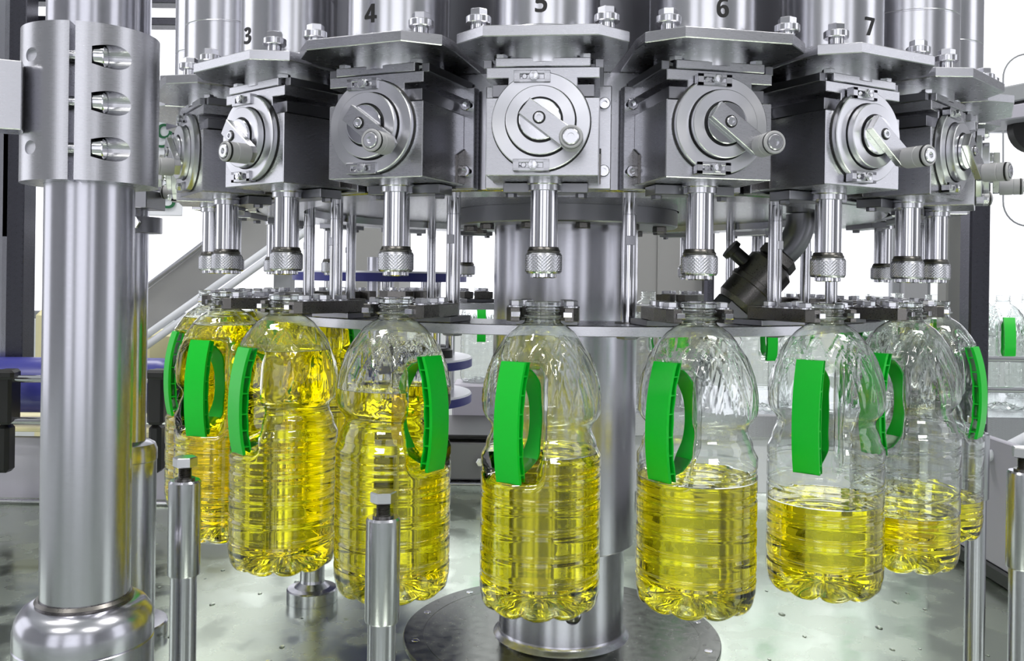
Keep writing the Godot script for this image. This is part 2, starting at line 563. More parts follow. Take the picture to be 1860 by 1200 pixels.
	b.lathe([Vector2(0.0100, 0.0), Vector2(0.0106, 0.0015), Vector2(0.0106, 0.0145), Vector2(0.0101, 0.0150), Vector2(0.0101, 0.0158), Vector2(0.0106, 0.0163), Vector2(0.0106, 0.0265), Vector2(0.0098, 0.0275), Vector2(0.0082, 0.0275), Vector2(0.0080, 0.0262), Vector2(0, 0.0262)], 32, facing(cx + e.x, cy + e.y, 0.073))
	var ro := part("roller", b, M.roller, t)
	b = MB.new()
	b.lathe([Vector2(0.0108, 0.0), Vector2(0.0108, 0.0022), Vector2(0.0100, 0.0022)], 28, facing(cx + e.x, cy + e.y, 0.0962))
	part("rim", b, M.black, ro)
	b = MB.new()
	b.lathe([Vector2(0.0072, 0.0), Vector2(0.0072, 0.0022), Vector2(0.0064, 0.0030), Vector2(0.0032, 0.0030), Vector2(0.0032, 0.0008), Vector2(0, 0.0008)], 24, facing(cx + e.x, cy + e.y, 0.0990))
	part("socket_screw", b, M.turned, ro)
	# slotted clips above and below the dial
	for s in [-1, 1]:
		var y: float = cy + s * 0.0415 + (0.0005 if s > 0 else 0.0)
		b = MB.new()
		var zf := 0.0555
		for q in [-1, 1]:
			b.box(Vector3(0.0345, 0.0032, 0.009), at(cx - 0.0085, y + q * 0.0040, zf - 0.0045), 0.0004)
			b.box(Vector3(0.0060, 0.0112, 0.009), at(cx - 0.0085 + q * 0.01425, y, zf - 0.0045), 0.0004)
		b.box(Vector3(0.030, 0.0076, 0.004), at(cx - 0.0085, y, zf - 0.0066), 0.0002)
		var clip := part("clip", b, M.steel, t)
		b = MB.new()
		b.lathe([Vector2(0.0026, 0), Vector2(0.0026, 0.0040), Vector2(0.0020, 0.0046), Vector2(0, 0.0046)], 14, facing(cx - 0.0155, y, zf - 0.005))
		part("pin", b, M.turned, clip)
		b = MB.new()
		b.hexa(0.0050, 0.0048, facing(cx - 0.0065, y, zf - 0.0005))
		b.lathe([Vector2(0.0036, 0), Vector2(0.0034, 0.001), Vector2(0, 0.0014)], 16, facing(cx - 0.0065, y, zf + 0.0042))
		part("bolt", b, M.turned, clip)
	# mounting plate at the drum, its screws, corner gussets
	b = MB.new()
	b.box(Vector3(0.132, 0.108, 0.012), at(0, 0.1475, -0.053), 0.0008)
	part("mounting_plate", b, M.steel, t)
	b = MB.new()
	b.box(Vector3(0.086, 0.010, 0.030), at(0, 0.0915, -0.028), 0.0006)
	part("lower_bracket", b, M.dark_steel, t)
	for s in [-1, 1]:
		for y in [0.112, 0.182]:
			socket_screw(t, facing(s * 0.0585, y, -0.047), 0.0062, 0.0075)
		b = MB.new()
		var g := PackedVector2Array([Vector2(-0.047, 0.0985), Vector2(-0.030, 0.0985), Vector2(-0.030, 0.128), Vector2(-0.047, 0.136)])
		b.prism(g, s * 0.0545 - 0.0012, s * 0.0545 + 0.0012, Transform3D(Basis(Vector3.UP, -PI / 2), Vector3.ZERO), 0.0003)
		part("gusset", b, M.grimy, t)
	for s in [-1, 1]: hex_bolt(t, Transform3D(Basis(Vector3.RIGHT, PI), Vector3(s * 0.036, 0.0868, -0.028)), 0.0058, 0.0045, M.dark_steel)
	return t

func head_angle(k: int) -> float:
	return PHASE + (k - 5) * TAU / N_HEADS

func ring(k: int, r: float, y: float) -> Vector3:
	var a := head_angle(k)
	return Vector3(sin(a) * r, y, cos(a) * r)

func build_heads() -> void:
	var proto := make_head()
	var font := SystemFont.new()
	font.font_names = PackedStringArray(["Droid Sans"])
	font.font_weight = 700
	var label := {
		1: "steel filling head two places before the one numbered three", 2: "steel filling head beside the split clamp, next before number three",
		8: "steel filling head next after the one numbered seven", 9: "steel filling head two places after the one numbered seven",
	}
	for k in range(1, N_HEADS + 1):
		var o: Node3D = proto if k == 1 else proto.duplicate()
		o.name = numbered("filling_head")
		add_child(o)
		o.position = ring(k, R, EYE.y)
		o.rotation.y = head_angle(k)
		var text: String = label.get(k, "steel filling head with nozzle on the far side of the carousel")
		if k >= 3 and k <= 7: text = "steel filling head marked with the black figure %s" % WORD[k]
		meta(o, text, "filling head", "filling heads round the carousel")
	for k in range(3, 8):
		var tm := TextMesh.new()
		tm.text = str(k); tm.font = font; tm.font_size = 48; tm.pixel_size = 0.00052; tm.depth = 0.0012
		var o := get_node("filling_head_%03d" % (k - 1))
		var d := part("number", tm, M.ink, o)
		d.position = Vector3(-0.002, 0.2590, 0.0529)

# ------------------------------------------------------------------ carousel
func build_carousel() -> void:
	var t := thing("carousel_drum", "round steel drum that carries the filling heads", "drum", Vector3(0, EYE.y, 0))
	var b := MB.new()
	b.lathe([Vector2(0.174, 0.1035), Vector2(0.40, 0.1035), Vector2(0.402, 0.0925), Vector2(0.466, 0.0925), Vector2(0.468, 0.0945), Vector2(0.468, 0.2190), Vector2(0.36, 0.2190)], 96)
	part("drum_shell", b, M.drum, t)
	b = MB.new()
	b.lathe([Vector2(0.30, 0.21), Vector2(0.40, 0.2185), Vector2(0.40, 0.64), Vector2(0.0, 0.64)], 72)
	part("inner_housing", b, M.dark_steel, t)
	b = MB.new()
	b.lathe([Vector2(0.10, 0.079), Vector2(0.170, 0.079), Vector2(0.172, 0.081), Vector2(0.172, 0.1036)], 72)
	var hub := part("hub_flange", b, M.dark_steel, t)
	for k in 12:
		var a := TAU * k / 12 + 0.1
		b = MB.new()
		b.hexa(0.0105, 0.0085, Transform3D(Basis(Vector3.RIGHT, PI), Vector3(sin(a) * 0.150, 0.079, cos(a) * 0.150)))
		part("bolt", b, M.grimy, hub)
	# column below
	t = thing("centre_column", "thick vertical steel column in the middle under the drum", "column")
	b = MB.new()
	b.lathe([Vector2(0.09, 0.150), Vector2(0.1105, 0.150), Vector2(0.1120, 0.1515), Vector2(0.1120, 0.640)], 72)
	part("upper_sleeve", b, M.column, t)
	b = MB.new()
	b.lathe([Vector2(0.106, 0.0040), Vector2(0.104, 0.0065), Vector2(0.1005, 0.0095), Vector2(0.0980, 0.0125), Vector2(0.0970, 0.016), Vector2(0.0970, 0.160)], 72)
	part("lower_tube", b, M.column, t)
	b = MB.new()
	b.lathe([Vector2(0.0125, 0), Vector2(0.0125, 0.001), Vector2(0.010, 0.003), Vector2(0.006, 0.0045), Vector2(0, 0.005)], 24, Transform3D(Basis(Vector3.UP, 0.12) * Basis(Vector3.RIGHT, PI / 2), Vector3(sin(0.12), 0, cos(0.12)) * 0.0965 + Vector3.UP * 0.062))
	part("plug", b, M.polished, t)
	# base disc on the table
	t = thing("base_disc", "dark round steel plate lying on the table round the column foot", "plate", Vector3(0, 0, 0))
	b = MB.new()
	b.lathe([Vector2(0.246, 0.0003), Vector2(0.246, 0.0032), Vector2(0.245, 0.0040), Vector2(0.215, 0.0040), Vector2(0.2148, 0.0036), Vector2(0.2140, 0.0036), Vector2(0.2138, 0.0040), Vector2(0.098, 0.0040)], 96)
	part("disc", b, M.disc, t)
	for k in 12:
		var a := TAU * k / 12 + 0.2
		b = MB.new()
		b.lathe([Vector2(0.0062, 0.0), Vector2(0.0058, 0.0007), Vector2(0.0045, 0.0007), Vector2(0.0043, 0.0003), Vector2(0, 0.0003)], 16, at(sin(a) * 0.228, 0.0040, cos(a) * 0.228))
		part("screw", b, M.polished, t)
	# star plate that carries the bottle grippers
	t = thing("gripper_ring", "flat steel ring plate that carries the bottle neck grippers", "plate", Vector3(0, EYE.y, 0))
	b = MB.new()
	b.lathe([Vector2(0.345, -0.0504), Vector2(0.345, -0.0621), Vector2(0.464, -0.0621), Vector2(0.466, -0.0613), Vector2(0.466, -0.0512), Vector2(0.465, -0.0504), Vector2(0.345, -0.0504)], 120)
	part("ring_plate", b, M.steel, t)
	for k in 12:
		var a := 0.125 + TAU * k / 12
		var p := Vector3(sin(a) * 0.395, EYE.y, cos(a) * 0.395)
		var g := thing("tie_rod", "vertical steel tie rod between drum and gripper ring", "rod", p, a, "tie rods between drum and gripper ring")
		b = MB.new()
		b.lathe([Vector2(0.0083, -0.050), Vector2(0.0083, 0.073), Vector2(0.0078, 0.0733), Vector2(0.0078, 0.0740), Vector2(0.0083, 0.0743), Vector2(0.0083, 0.1035)], 24)
		part("rod", b, M.polished, g)
		b = MB.new()
		b.box(Vector3(0.0096, 0.0105, 0.0020), at(0.0, 0.0440, 0.0078), 0.0003)
		part("wrench_flat", b, M.turned, g)
		b = MB.new()
		b.lathe([Vector2(0.0, -0.0690), Vector2(0.0085, -0.0690), Vector2(0.0085, -0.0621), ], 16)
		b.hexa(0.0130, 0.0062, Transform3D(Basis(Vector3.RIGHT, PI), Vector3(0, -0.0622, 0)))
		part("nut", b, M.dark_steel, g)
		b = MB.new()
		b.lathe([Vector2(0.0150, -0.0504), Vector2(0.0150, -0.0492), Vector2(0.008, -0.0488)], 20)
		part("washer", b, M.grimy, g)

func make_gripper() -> Node3D:
	# local +z outwards, origin on the ring plate under the neck axis
	var t := Node3D.new()
	for s in [-1, 1]:
		var b := MB.new()
		b.prism(PackedVector2Array([Vector2(s * 0.0225, 0.012), Vector2(s * 0.0225, -0.014), Vector2(s * 0.012, -0.026), Vector2(s * 0.012, -0.088), Vector2(s * 0.030, -0.088), Vector2(s * 0.036, -0.030), Vector2(s * 0.036, 0.004), Vector2(s * 0.031, 0.012)]), 0.0072, 0.0210, Transform3D(Basis(Vector3.RIGHT, PI / 2), Vector3(0, 0.0282, 0)), 0.0006)
		var jaw := part("jaw", b, M.grimy, t)
		b = MB.new()
		b.box(Vector3(0.0085, 0.0055, 0.010), at(s * 0.0255, 0.0145, 0.013), 0.0004)
		part("tip", b, M.polished, jaw)
		for p in [Vector3(s * 0.0275, 0.0210, -0.006), Vector3(s * 0.0255, 0.0210, -0.034), Vector3(s * 0.021, 0.0210, -0.062)]:
			b = MB.new()
			b.lathe([Vector2(0.0092, 0), Vector2(0.0092, 0.0014), Vector2(0.005, 0.0014)], 18, at(p.x, p.y, p.z))
			b.hexa(0.0072, 0.0055, at(p.x, p.y + 0.0014, p.z, p.z * 9.0))
			part("bolt", b, M.turned, jaw)
	var b := MB.new()
	b.box(Vector3(0.066, 0.0066, 0.052), at(0, 0.0036, -0.088), 0.0006)
	part("base_plate", b, M.dark_steel, t)
	b = MB.new()
	b.box(Vector3(0.018, 0.016, 0.026), at(0, 0.0145, -0.098), 0.0008)
	part("spring_block", b, M.grimy, t)
	return t

func build_grippers() -> void:
	var proto := make_gripper()
	for k in range(1, N_HEADS + 1):
		var o: Node3D = proto if k == 1 else proto.duplicate()
		o.name = numbered("neck_gripper")
		add_child(o)
		o.position = ring(k, R, EYE.y - 0.0504)
		o.rotation.y = head_angle(k)
		meta(o, ("dark steel neck gripper with two jaws under head number %s" % WORD[k]) if k >= 3 and k <= 7 else "dark steel neck gripper with two jaws away from the numbered heads", "gripper", "neck grippers on the ring plate")

# ------------------------------------------------------------------ bottles
const PROFILE := [  # height, radius
	[0.012, 0.0580], [0.020, 0.0597], [0.030, 0.0600], [0.151, 0.0600], [0.1555, 0.0578], [0.160, 0.0556], [0.165, 0.0548], [0.170, 0.0530], [0.1745, 0.0508], [0.179, 0.0501], [0.184, 0.0520],
	[0.189, 0.0562], [0.194, 0.0582], [0.204, 0.0588], [0.216, 0.0580], [0.230, 0.0553], [0.2435, 0.0506], [0.2525, 0.0466], [0.2665, 0.0380], [0.2735, 0.0318], [0.279, 0.0248], [0.2825, 0.0190], [0.2845, 0.0178], [0.2875, 0.0176],
	[0.2880, 0.0208], [0.2898, 0.0208], [0.2904, 0.0170], [0.2930, 0.0168], [0.2940, 0.0182], [0.2955, 0.0182], [0.2966, 0.0168], [0.2985, 0.0168], [0.2995, 0.0180], [0.3035, 0.0180],
]

func profile(y: float) -> float:
	for k in PROFILE.size() - 1:
		var a: Array = PROFILE[k]
		var b: Array = PROFILE[k + 1]
		if y <= b[0]:
			var f: float = clampf((y - a[0]) / (b[0] - a[0]), 0, 1)
			if y < 0.283 and y > 0.151:  # smooth shoulders
				var p: float = PROFILE[maxi(k - 1, 0)][1]
				var q: float = PROFILE[mini(k + 2, PROFILE.size() - 1)][1]
				return cubic_interpolate(a[1], b[1], p, q, f)
			return lerpf(a[1], b[1], f)
	return 0.018

# radius of the bottle at an angle from the handle and a height over its foot
func bottle_r(th: float, y: float) -> float:
	var r := profile(y)
	if y < 0.150:
		for c in [0.036, 0.061, 0.086, 0.114, 0.138]:
			var d: float = y - c
			if absf(d) < 0.014:
				r -= 0.0016 * exp(-pow(d / 0.0034, 4.0)) - 0.0012 * exp(-pow(d / 0.0012, 2.0))
	elif y > 0.188 and y < 0.274:
		var fade := smoothstep(0.188, 0.198, y) * (1.0 - smoothstep(0.266, 0.274, y))
		var dent := 0.0
		for arch in [[0.268, 0.62, 0.078, 0.0], [0.252, 0.34, 0.062, 0.0], [0.262, 0.50, 0.072, 0.5]]:
			var w: float = wrapf(th + PI + arch[3] * TAU / 6.0, -PI / 6.0, PI / 6.0)
			if arch[1] > 0.6: w = wrapf(th + PI, -PI / 3.0, PI / 3.0)
			var ya: float = arch[0] - arch[2] * pow(absf(w) / arch[1], 1.7)
			var slope: float = arch[2] * 1.7 * pow(absf(w) / arch[1], 0.7) / arch[1] / 0.052
			var dist: float = absf(y - ya) / sqrt(1.0 + slope * slope)
			dent = maxf(dent, exp(-pow(dist / 0.0019, 2.0)))
		r += (0.0011 * dent - 0.00018 * cos(th * 18.0) * (1.0 - smoothstep(0.205, 0.225, y))) * fade
	return r

# a point of the wall; round the handle the rays start behind the axis, so that the deep recess has steep cheeks
func wall_point(ph: float, y: float, inset: float) -> Vector3:
	var dx := sin(ph)
	var dz := cos(ph)
	var c := -0.03 * smoothstep(0.085, 0.122, y) * (1.0 - smoothstep(0.250, 0.270, y))
	var t := 0.0
	var r := profile(y) - inset
	for k in 2:
		t = -c * dz + sqrt(maxf(c * c * dz * dz - c * c + r * r, 0.0))
		if k == 0: r = bottle_r(atan2(dx * t, c + dz * t), y) - inset
	if y > 0.124 and y < 0.252:
		var w := absf(wrapf(ph, -PI, PI))
		if w < 0.5:
			var a := smoothstep(0.126, 0.163, y) * (1.0 - smoothstep(0.226, 0.250, y))
			var s := 1.0 - smoothstep(0.30, 0.42, w)
			t = lerpf(t, minf(t, (0.0065 - inset - c) / dz), a * s)
	return Vector3(dx * t, y, c + dz * t)

func foot_point(th: float, f: float, inset: float) -> Vector3:
	# f from 0 (side wall at 12 mm) to 1 (middle of the foot)
	var lobe := pow(absf(cos(th * 5.0 + 0.3)), 0.36)       # 10 feet with narrow grooves
	var r: float
	var y: float
	if f < 0.45:
		var a := f / 0.45 * PI / 2
		r = 0.0455 + 0.0125 * cos(a)
		y = 0.012 - 0.012 * sin(a)
	else:
		var g := (f - 0.45) / 0.55
		r = 0.0455 * (1.0 - g)
		y = 0.014 * sin(g * PI / 2)
	var groove := (1.0 - lobe) * smoothstep(0.0, 0.3, f) * (1.0 - smoothstep(0.75, 1.0, f))
	y += 0.0065 * groove
	r -= 0.003 * groove
	return Vector3(sin(th) * maxf(r - inset, 0.0), y + inset, cos(th) * maxf(r - inset, 0.0))

func skin(rows: Array, segs: int, close_top: bool) -> ArrayMesh:
	var me := ArrayMesh.new()
	me.add_surface_from_arrays(Mesh.PRIMITIVE_TRIANGLES, skin_arrays(rows, segs, close_top, 30, true))
	return me

# wall of a bottle that holds oil: below the oil a film that lies on the liquid, above it clear plastic with two faces
func wall_mesh(level: float) -> ArrayMesh:
	var me := ArrayMesh.new()
	me.add_surface_from_arrays(Mesh.PRIMITIVE_TRIANGLES, skin_arrays(bottle_rows(level, 0.0, 120, 0.0015), 120, false, 30, true))
	me.surface_set_material(0, M.pet)
	var rows := rows_between(level, 0.3035, 0.0, 216, 0.00125)
	var inside := rows_between(level, 0.3035, WALL, 216, 0.00125)
	inside.reverse()
	rows.append_array(inside)
	rows.append(rows[0])
	me.add_surface_from_arrays(Mesh.PRIMITIVE_TRIANGLES, skin_arrays(rows, 216, false, 8, false))
	me.surface_set_material(1, M.pet_solid)
	return me

func rows_between(lo: float, hi: float, inset: float, segs: int, step: float) -> Array:
	var rows := []
	var y := lo
	while y < hi - step * 0.3:
		var r := PackedVector3Array()
		for s in segs: r.append(wall_point(TAU * s / segs, y, inset))
		rows.append(r)
		y += step if y < 0.28 else step * 0.4
	var last := PackedVector3Array()
	for s in segs: last.append(wall_point(TAU * s / segs, hi, inset))
	rows.append(last)
	return rows

func skin_arrays(rows: Array, segs: int, close_top: bool, probe: int, foot: bool) -> Array:
	# rows: arrays of points; smooth normals from neighbours
	var v := PackedVector3Array()
	var nn := PackedVector3Array()
	var idx := PackedInt32Array()
	var m := rows.size()
	for r in rows: v.append_array(r)
	nn.resize(v.size())
	for j in m:
		for s in segs:
			var a: Vector3 = rows[j][(s + 1) % segs] - rows[j][(s + segs - 1) % segs]
			var b: Vector3 = rows[mini(j + 1, m - 1)][s] - rows[maxi(j - 1, 0)][s]
			var q := b.cross(a)
			if (foot and j == 0) or q.length_squared() < 1e-18: nn[j * segs + s] = Vector3.DOWN
			else: nn[j * segs + s] = -q.normalized()
	for j in m - 1:
		for s in segs:
			var e := (s + 1) % segs
			var a := j * segs + s
			var b := j * segs + e
			var c := (j + 1) * segs + e
			var d := (j + 1) * segs + s
			for q in [[a, b, c], [a, c, d]]:
				idx.append(q[0]); idx.append(q[2]); idx.append(q[1])
	if close_top:
		var f := v.size()
		var y: float = rows[m - 1][0].y
		v.append(Vector3(0, y, 0)); nn.append(Vector3.UP)
		for s in segs:
			v.append(rows[m - 1][s]); nn.append(Vector3.UP)
		for s in segs:
			idx.append(f); idx.append(f + 1 + (s + 1) % segs); idx.append(f + 1 + s)
	# orientation check on one mid triangle
	var k := probe * segs * 6
	var cr := (v[idx[k + 1]] - v[idx[k]]).cross(v[idx[k + 2]] - v[idx[k]])
	var out := v[idx[k]] * Vector3(1, 0, 1)
	if cr.dot(out) > 0.0:
		var lim := (m - 1) * segs * 6
		for q in range(0, lim, 3):
			var tmp := idx[q + 1]
			idx[q + 1] = idx[q + 2]; idx[q + 2] = tmp
	if nn[probe * segs].dot(v[probe * segs] * Vector3(1, 0, 1)) < 0.0:
		for q in range(segs if foot else 0, m * segs): nn[q] = -nn[q]
	var arr := []
	arr.resize(Mesh.ARRAY_MAX)
	arr[Mesh.ARRAY_VERTEX] = v; arr[Mesh.ARRAY_NORMAL] = nn; arr[Mesh.ARRAY_INDEX] = idx
	return arr

func bottle_rows(top: float, inset: float, segs: int, step: float) -> Array:
	var rows := []
	for k in range(14, 0, -1):
		var r := PackedVector3Array()
		for s in segs: r.append(foot_point(TAU * s / segs, k / 14.0 * 0.999, inset))
		rows.append(r)
	rows.append_array(rows_between(0.012, top, inset, segs, step))
	return rows

func shell_rows(segs: int, step: float, wall: float) -> Array:
	# closed skin: the outside from the foot up, then the inside from the mouth down
	var rows := bottle_rows(0.3035, 0.0, segs, step)
	if wall > 0.0:
		var inside := bottle_rows(0.3035, wall, segs, step)
		inside.reverse()
		rows.append_array(inside)
	return rows

func handle_mesh() -> Array:
	# local +z outwards from the bottle axis, y over the bottle foot: [grip, inner loop]
	var n := 26
	var grip := MB.new()
	var y0 := 0.131
	var y1 := 0.2465
	var outer := []
	var inner := []
	for k in n + 1:
		var f := float(k) / n
		var y := lerpf(y0, y1, f)
		var bow := 1.0 - pow(absf(f - 0.42) / 0.58, 2.2)
		outer.append(Vector2(0.0500 + 0.0110 * bow, y))
		inner.append(Vector2(0.0500 + 0.0110 * bow - 0.0035, y))
	# bow shaped outer band
	slab(grip, outer, inner, 0.0138)
	# ladder behind it: a wavy inner band and rungs
	var near := []
	var far := []
	for k in n + 1:
		var f := float(k) / n
		near.append(Vector2(inner[k].x - 0.0052 - 0.0010 * absf(sin(f * PI * 5.0)), inner[k].y))
		far.append(Vector2(near[k].x - 0.0016, inner[k].y))
	var loop := MB.new()
	slab(loop, near, far, 0.0130)
	for k in 6:
		var j := int((k + 0.5) * n / 6.0)
		loop.box(Vector3(0.0262, 0.0014, 0.0070), at(0, inner[j].y, inner[j].x - 0.0030), 0.0002)
	loop.box(Vector3(0.004, 0.072, 0.0040), at(0, (y0 + y1) / 2, 0.0538), 0.0002)
	# D loop towards the bottle
	var a := []
	var b := []
	var m := 30
	for k in m + 1:
		var f := float(k) / m
		var y := lerpf(y0 + 0.004, y1 - 0.005, f)
		var dep := pow(sin(clampf(f, 0.0, 1.0) * PI), 0.42)
		var x := 0.0445 - 0.0335 * dep
		a.append(Vector2(x, y))
		b.append(Vector2(x - 0.0024, y))
	slab(loop, a, b, 0.0088, true)
	return [grip, loop]

# extruded band between two outlines (radial distance, height), of a half width
func slab(mb: MB, o: Array, q: Array, half: float, lobes := false) -> void:
	var n := o.size() - 1
	var hw := func(k: int) -> float:
		if not lobes: return half
		var f := float(k) / n
		return half * (0.78 + 0.34 * exp(-pow((f - 0.16) / 0.10, 2.0)) + 0.34 * exp(-pow((f - 0.84) / 0.10, 2.0)))
	for side in [0, 1, 2, 3]:
		var ids := []
		for k in n + 1:
			var h: float = hw.call(k)
			var d: Vector2 = (o[mini(k + 1, n)] - o[maxi(k - 1, 0)]).normalized()
			var nr := Vector3(0, -d.x, d.y)
			var A := Vector3(-h, o[k].y, o[k].x)
			var B := Vector3(h, o[k].y, o[k].x)
			var C := Vector3(h, q[k].y, q[k].x)
			var D := Vector3(-h, q[k].y, q[k].x)
			match side:
				0: ids.append([mb.put(A, nr), mb.put(B, nr)])
				1: ids.append([mb.put(C, -nr), mb.put(D, -nr)])
				2: ids.append([mb.put(B, Vector3.RIGHT), mb.put(C, Vector3.RIGHT)])
				3: ids.append([mb.put(D, Vector3.LEFT), mb.put(A, Vector3.LEFT)])
		for k in n: mb.quad(ids[k][0], ids[k][1], ids[k + 1][1], ids[k + 1][0])
	for k in [0, n]:
		var h: float = hw.call(k)
		mb.poly([Vector3(-h, o[k].y, o[k].x), Vector3(h, o[k].y, o[k].x), Vector3(h, q[k].y, q[k].x), Vector3(-h, q[k].y, q[k].x)], Vector3(0, lerpf(o[0].y, o[n].y, 0.5), o[k].x))

var shell_mesh: ArrayMesh
var grip_mesh: ArrayMesh
var loop_mesh: ArrayMesh
var cap_mesh: ArrayMesh

func bottle(where: Vector3, turn: float, level: float, label: String, group: String, plain_oil: ArrayMesh = null) -> Node3D:
	var t := thing("oil_bottle" if level > 0.0 else "empty_bottle", label, "bottle", where, turn, group)
	if level > 0.0:
		var w := part("bottle_wall", wall_mesh(level), null, t)
	else:
		part("bottle_wall", shell_mesh, M.pet_solid, t)
	part("handle_grip", grip_mesh, M.green, t)
	part("handle_loop", loop_mesh, M.green, t)
	if level > 0.0:
		part("oil", plain_oil if plain_oil else skin(bottle_rows(level, 0.0003, 120, 0.0015), 120, true), M.oil, t)
	return t

func build_bottles() -> void:
	shell_mesh = skin(shell_rows(144, 0.00125, WALL), 144, false)
	var h := handle_mesh()
	grip_mesh = h[0].mesh()
	loop_mesh = h[1].mesh()
	# head, handle turn from the line to the camera, oil height
	var rowdata := [
		[1, -75, 0.266, "clear oil bottle, full, hanging two places before head number three"], [2, -36, 0.264, "full oil bottle with its green handle forward, next before number three"],
		[3, -62, 0.2435, "bottle of yellow oil filled to its shoulder under head number three"], [4, 50, 0.2120, "bottle of yellow oil, three quarters full, under head number four"],
		[5, -34, 0.1560, "bottle half full of yellow oil under head number five"], [6, -40, 0.1300, "bottle a little under half full of oil under head number six"],
		[7, -19, 0.0970, "bottle one third full of yellow oil under head number seven"], [8, -38, 0.0640, "bottle with a shallow layer of oil, next after number seven"],
		[9, 74, 0.0520, "bottle with least oil and its handle outwards, near the dark post"], 
		[11, -60, 0.0, "empty clear bottle hanging behind the bottle under head number seven"],
		[19, 60, 0.268, "full oil bottle hanging behind the bottles under heads three and four"], [20, -20, 0.268, "full oil bottle hanging behind the one under head number three"], [21, -60, 0.268, "full oil bottle hanging behind the one next before number three"],
	]
	var full: ArrayMesh = null
	for d in rowdata:
		var p := ring(d[0], R, BOTTLE_Y)
		var look := atan2(EYE.x - p.x, EYE.z - p.z)
		var given: ArrayMesh = null
		if d[2] == 0.268:
			if full == null: full = skin(bottle_rows(0.268, 0.0003, 72, 0.003), 72, true)
			given = full
		bottle(p, look + deg_to_rad(d[1]), d[2], d[3], "bottles hanging in the carousel", given)

func _ready() -> void:
	rng.seed = 7
	make_materials()
	set_camera_and_light()
	build_hall()
	build_carousel()
	build_heads()
	build_grippers()
	build_bottles()
	build_table()
	build_posts()
	build_background()

# ------------------------------------------------------------------ table and posts
# point seen at a pixel of the photograph, at a depth in front of the camera
func spot(u: float, v: float, depth: float) -> Vector3:
	var a := u - 930.0
	var b := v - 504.0
	return Vector3(EYE.x + (a + b * 0.0131) * depth / 1673.0, EYE.y - (b - a * 0.0131) * depth / 1673.0, EYE.z - depth)

func build_table() -> void:
	var t := thing("machine_table", "wet stainless steel machine table under the carousel", "table", Vector3(0, -0.9, 0))
	var b := MB.new()
	b.prism(PackedVector2Array([Vector2(-1.5, -1.15), Vector2(0.85, -1.15), Vector2(0.85, 1.05), Vector2(-1.5, 1.05)]), 0.86, 0.9, Transform3D(Basis(Vector3.RIGHT, -PI / 2), Vector3.ZERO), 0.004)
	part("table_top", b, M.table, t)
	b = MB.new()
	b.box(Vector3(2.2, 0.80, 2.05), at(-0.32, 0.459, 0.05), 0.01)
	part("base_cabinet", b, M.steel, t)
	# water drops
	b = MB.new()
	for k in 150:
		var p := Vector3(rng.randf_range(-0.75, 0.75), 0.0, rng.randf_range(-0.3, 0.6))
		if Vector2(p.x, p.z).length() < 0.27: continue
		var r := rng.randf_range(0.002, 0.006)
		b.lathe([Vector2(r, 0.0002), Vector2(r * 0.85, r * 0.16), Vector2(r * 0.5, r * 0.28), Vector2(0, r * 0.32)], 12, Transform3D(Basis(Vector3.UP, rng.randf() * TAU).scaled(Vector3(1.0, 1.0, 1.7)), p))
	var o := single("water_drops", b, M.water, "scattered drops of water on the steel table", "water")
	o.set_meta("kind", "stuff")

func guide_post(x: float, z: float, top: float, rs: float, label: String, foot := false) -> void:
	var t := thing("guide_post", label, "post", Vector3(x, 0, z), 0.0, "adjustable steel posts on the table")
	var b := MB.new()
	b.lathe([Vector2(rs * 0.82, 0.0), Vector2(rs * 0.82, top - 0.09)], 32)
	part("rod", b, M.column, t)
	b = MB.new()
	b.lathe([Vector2(rs * 0.82, top - 0.0905), Vector2(rs * 0.96, top - 0.0905), Vector2(rs, top - 0.089), Vector2(rs, top - 0.002), Vector2(rs * 0.9, top), Vector2(0, top)], 32)
	part("sleeve", b, M.column, t)
	b = MB.new()
	var pr := [Vector2(rs * 0.62, top), Vector2(rs * 0.62, top + 0.002), Vector2(rs * 0.42, top + 0.002)]
	for k in 8:
		pr.append(Vector2(rs * 0.42, top + 0.0025 + k * 0.0013)); pr.append(Vector2(rs * 0.36, top + 0.0031 + k * 0.0013))
	b.lathe(pr, 20)
	var s := part("threaded_stud", b, M.grimy, t)
	b = MB.new()
	b.hexa(rs * 0.76, 0.0095, at(0, top + 0.0125, 0, 0.2))
	part("bolt_head", b, M.turned, s)
	if foot:
		b = MB.new()
		b.lathe([Vector2(0.043, 0.0002), Vector2(0.043, 0.020), Vector2(0.041, 0.022), Vector2(0.030, 0.024), Vector2(rs * 0.85, 0.032), Vector2(rs * 0.8, 0.04)], 32)
		part("foot", b, M.column, t)

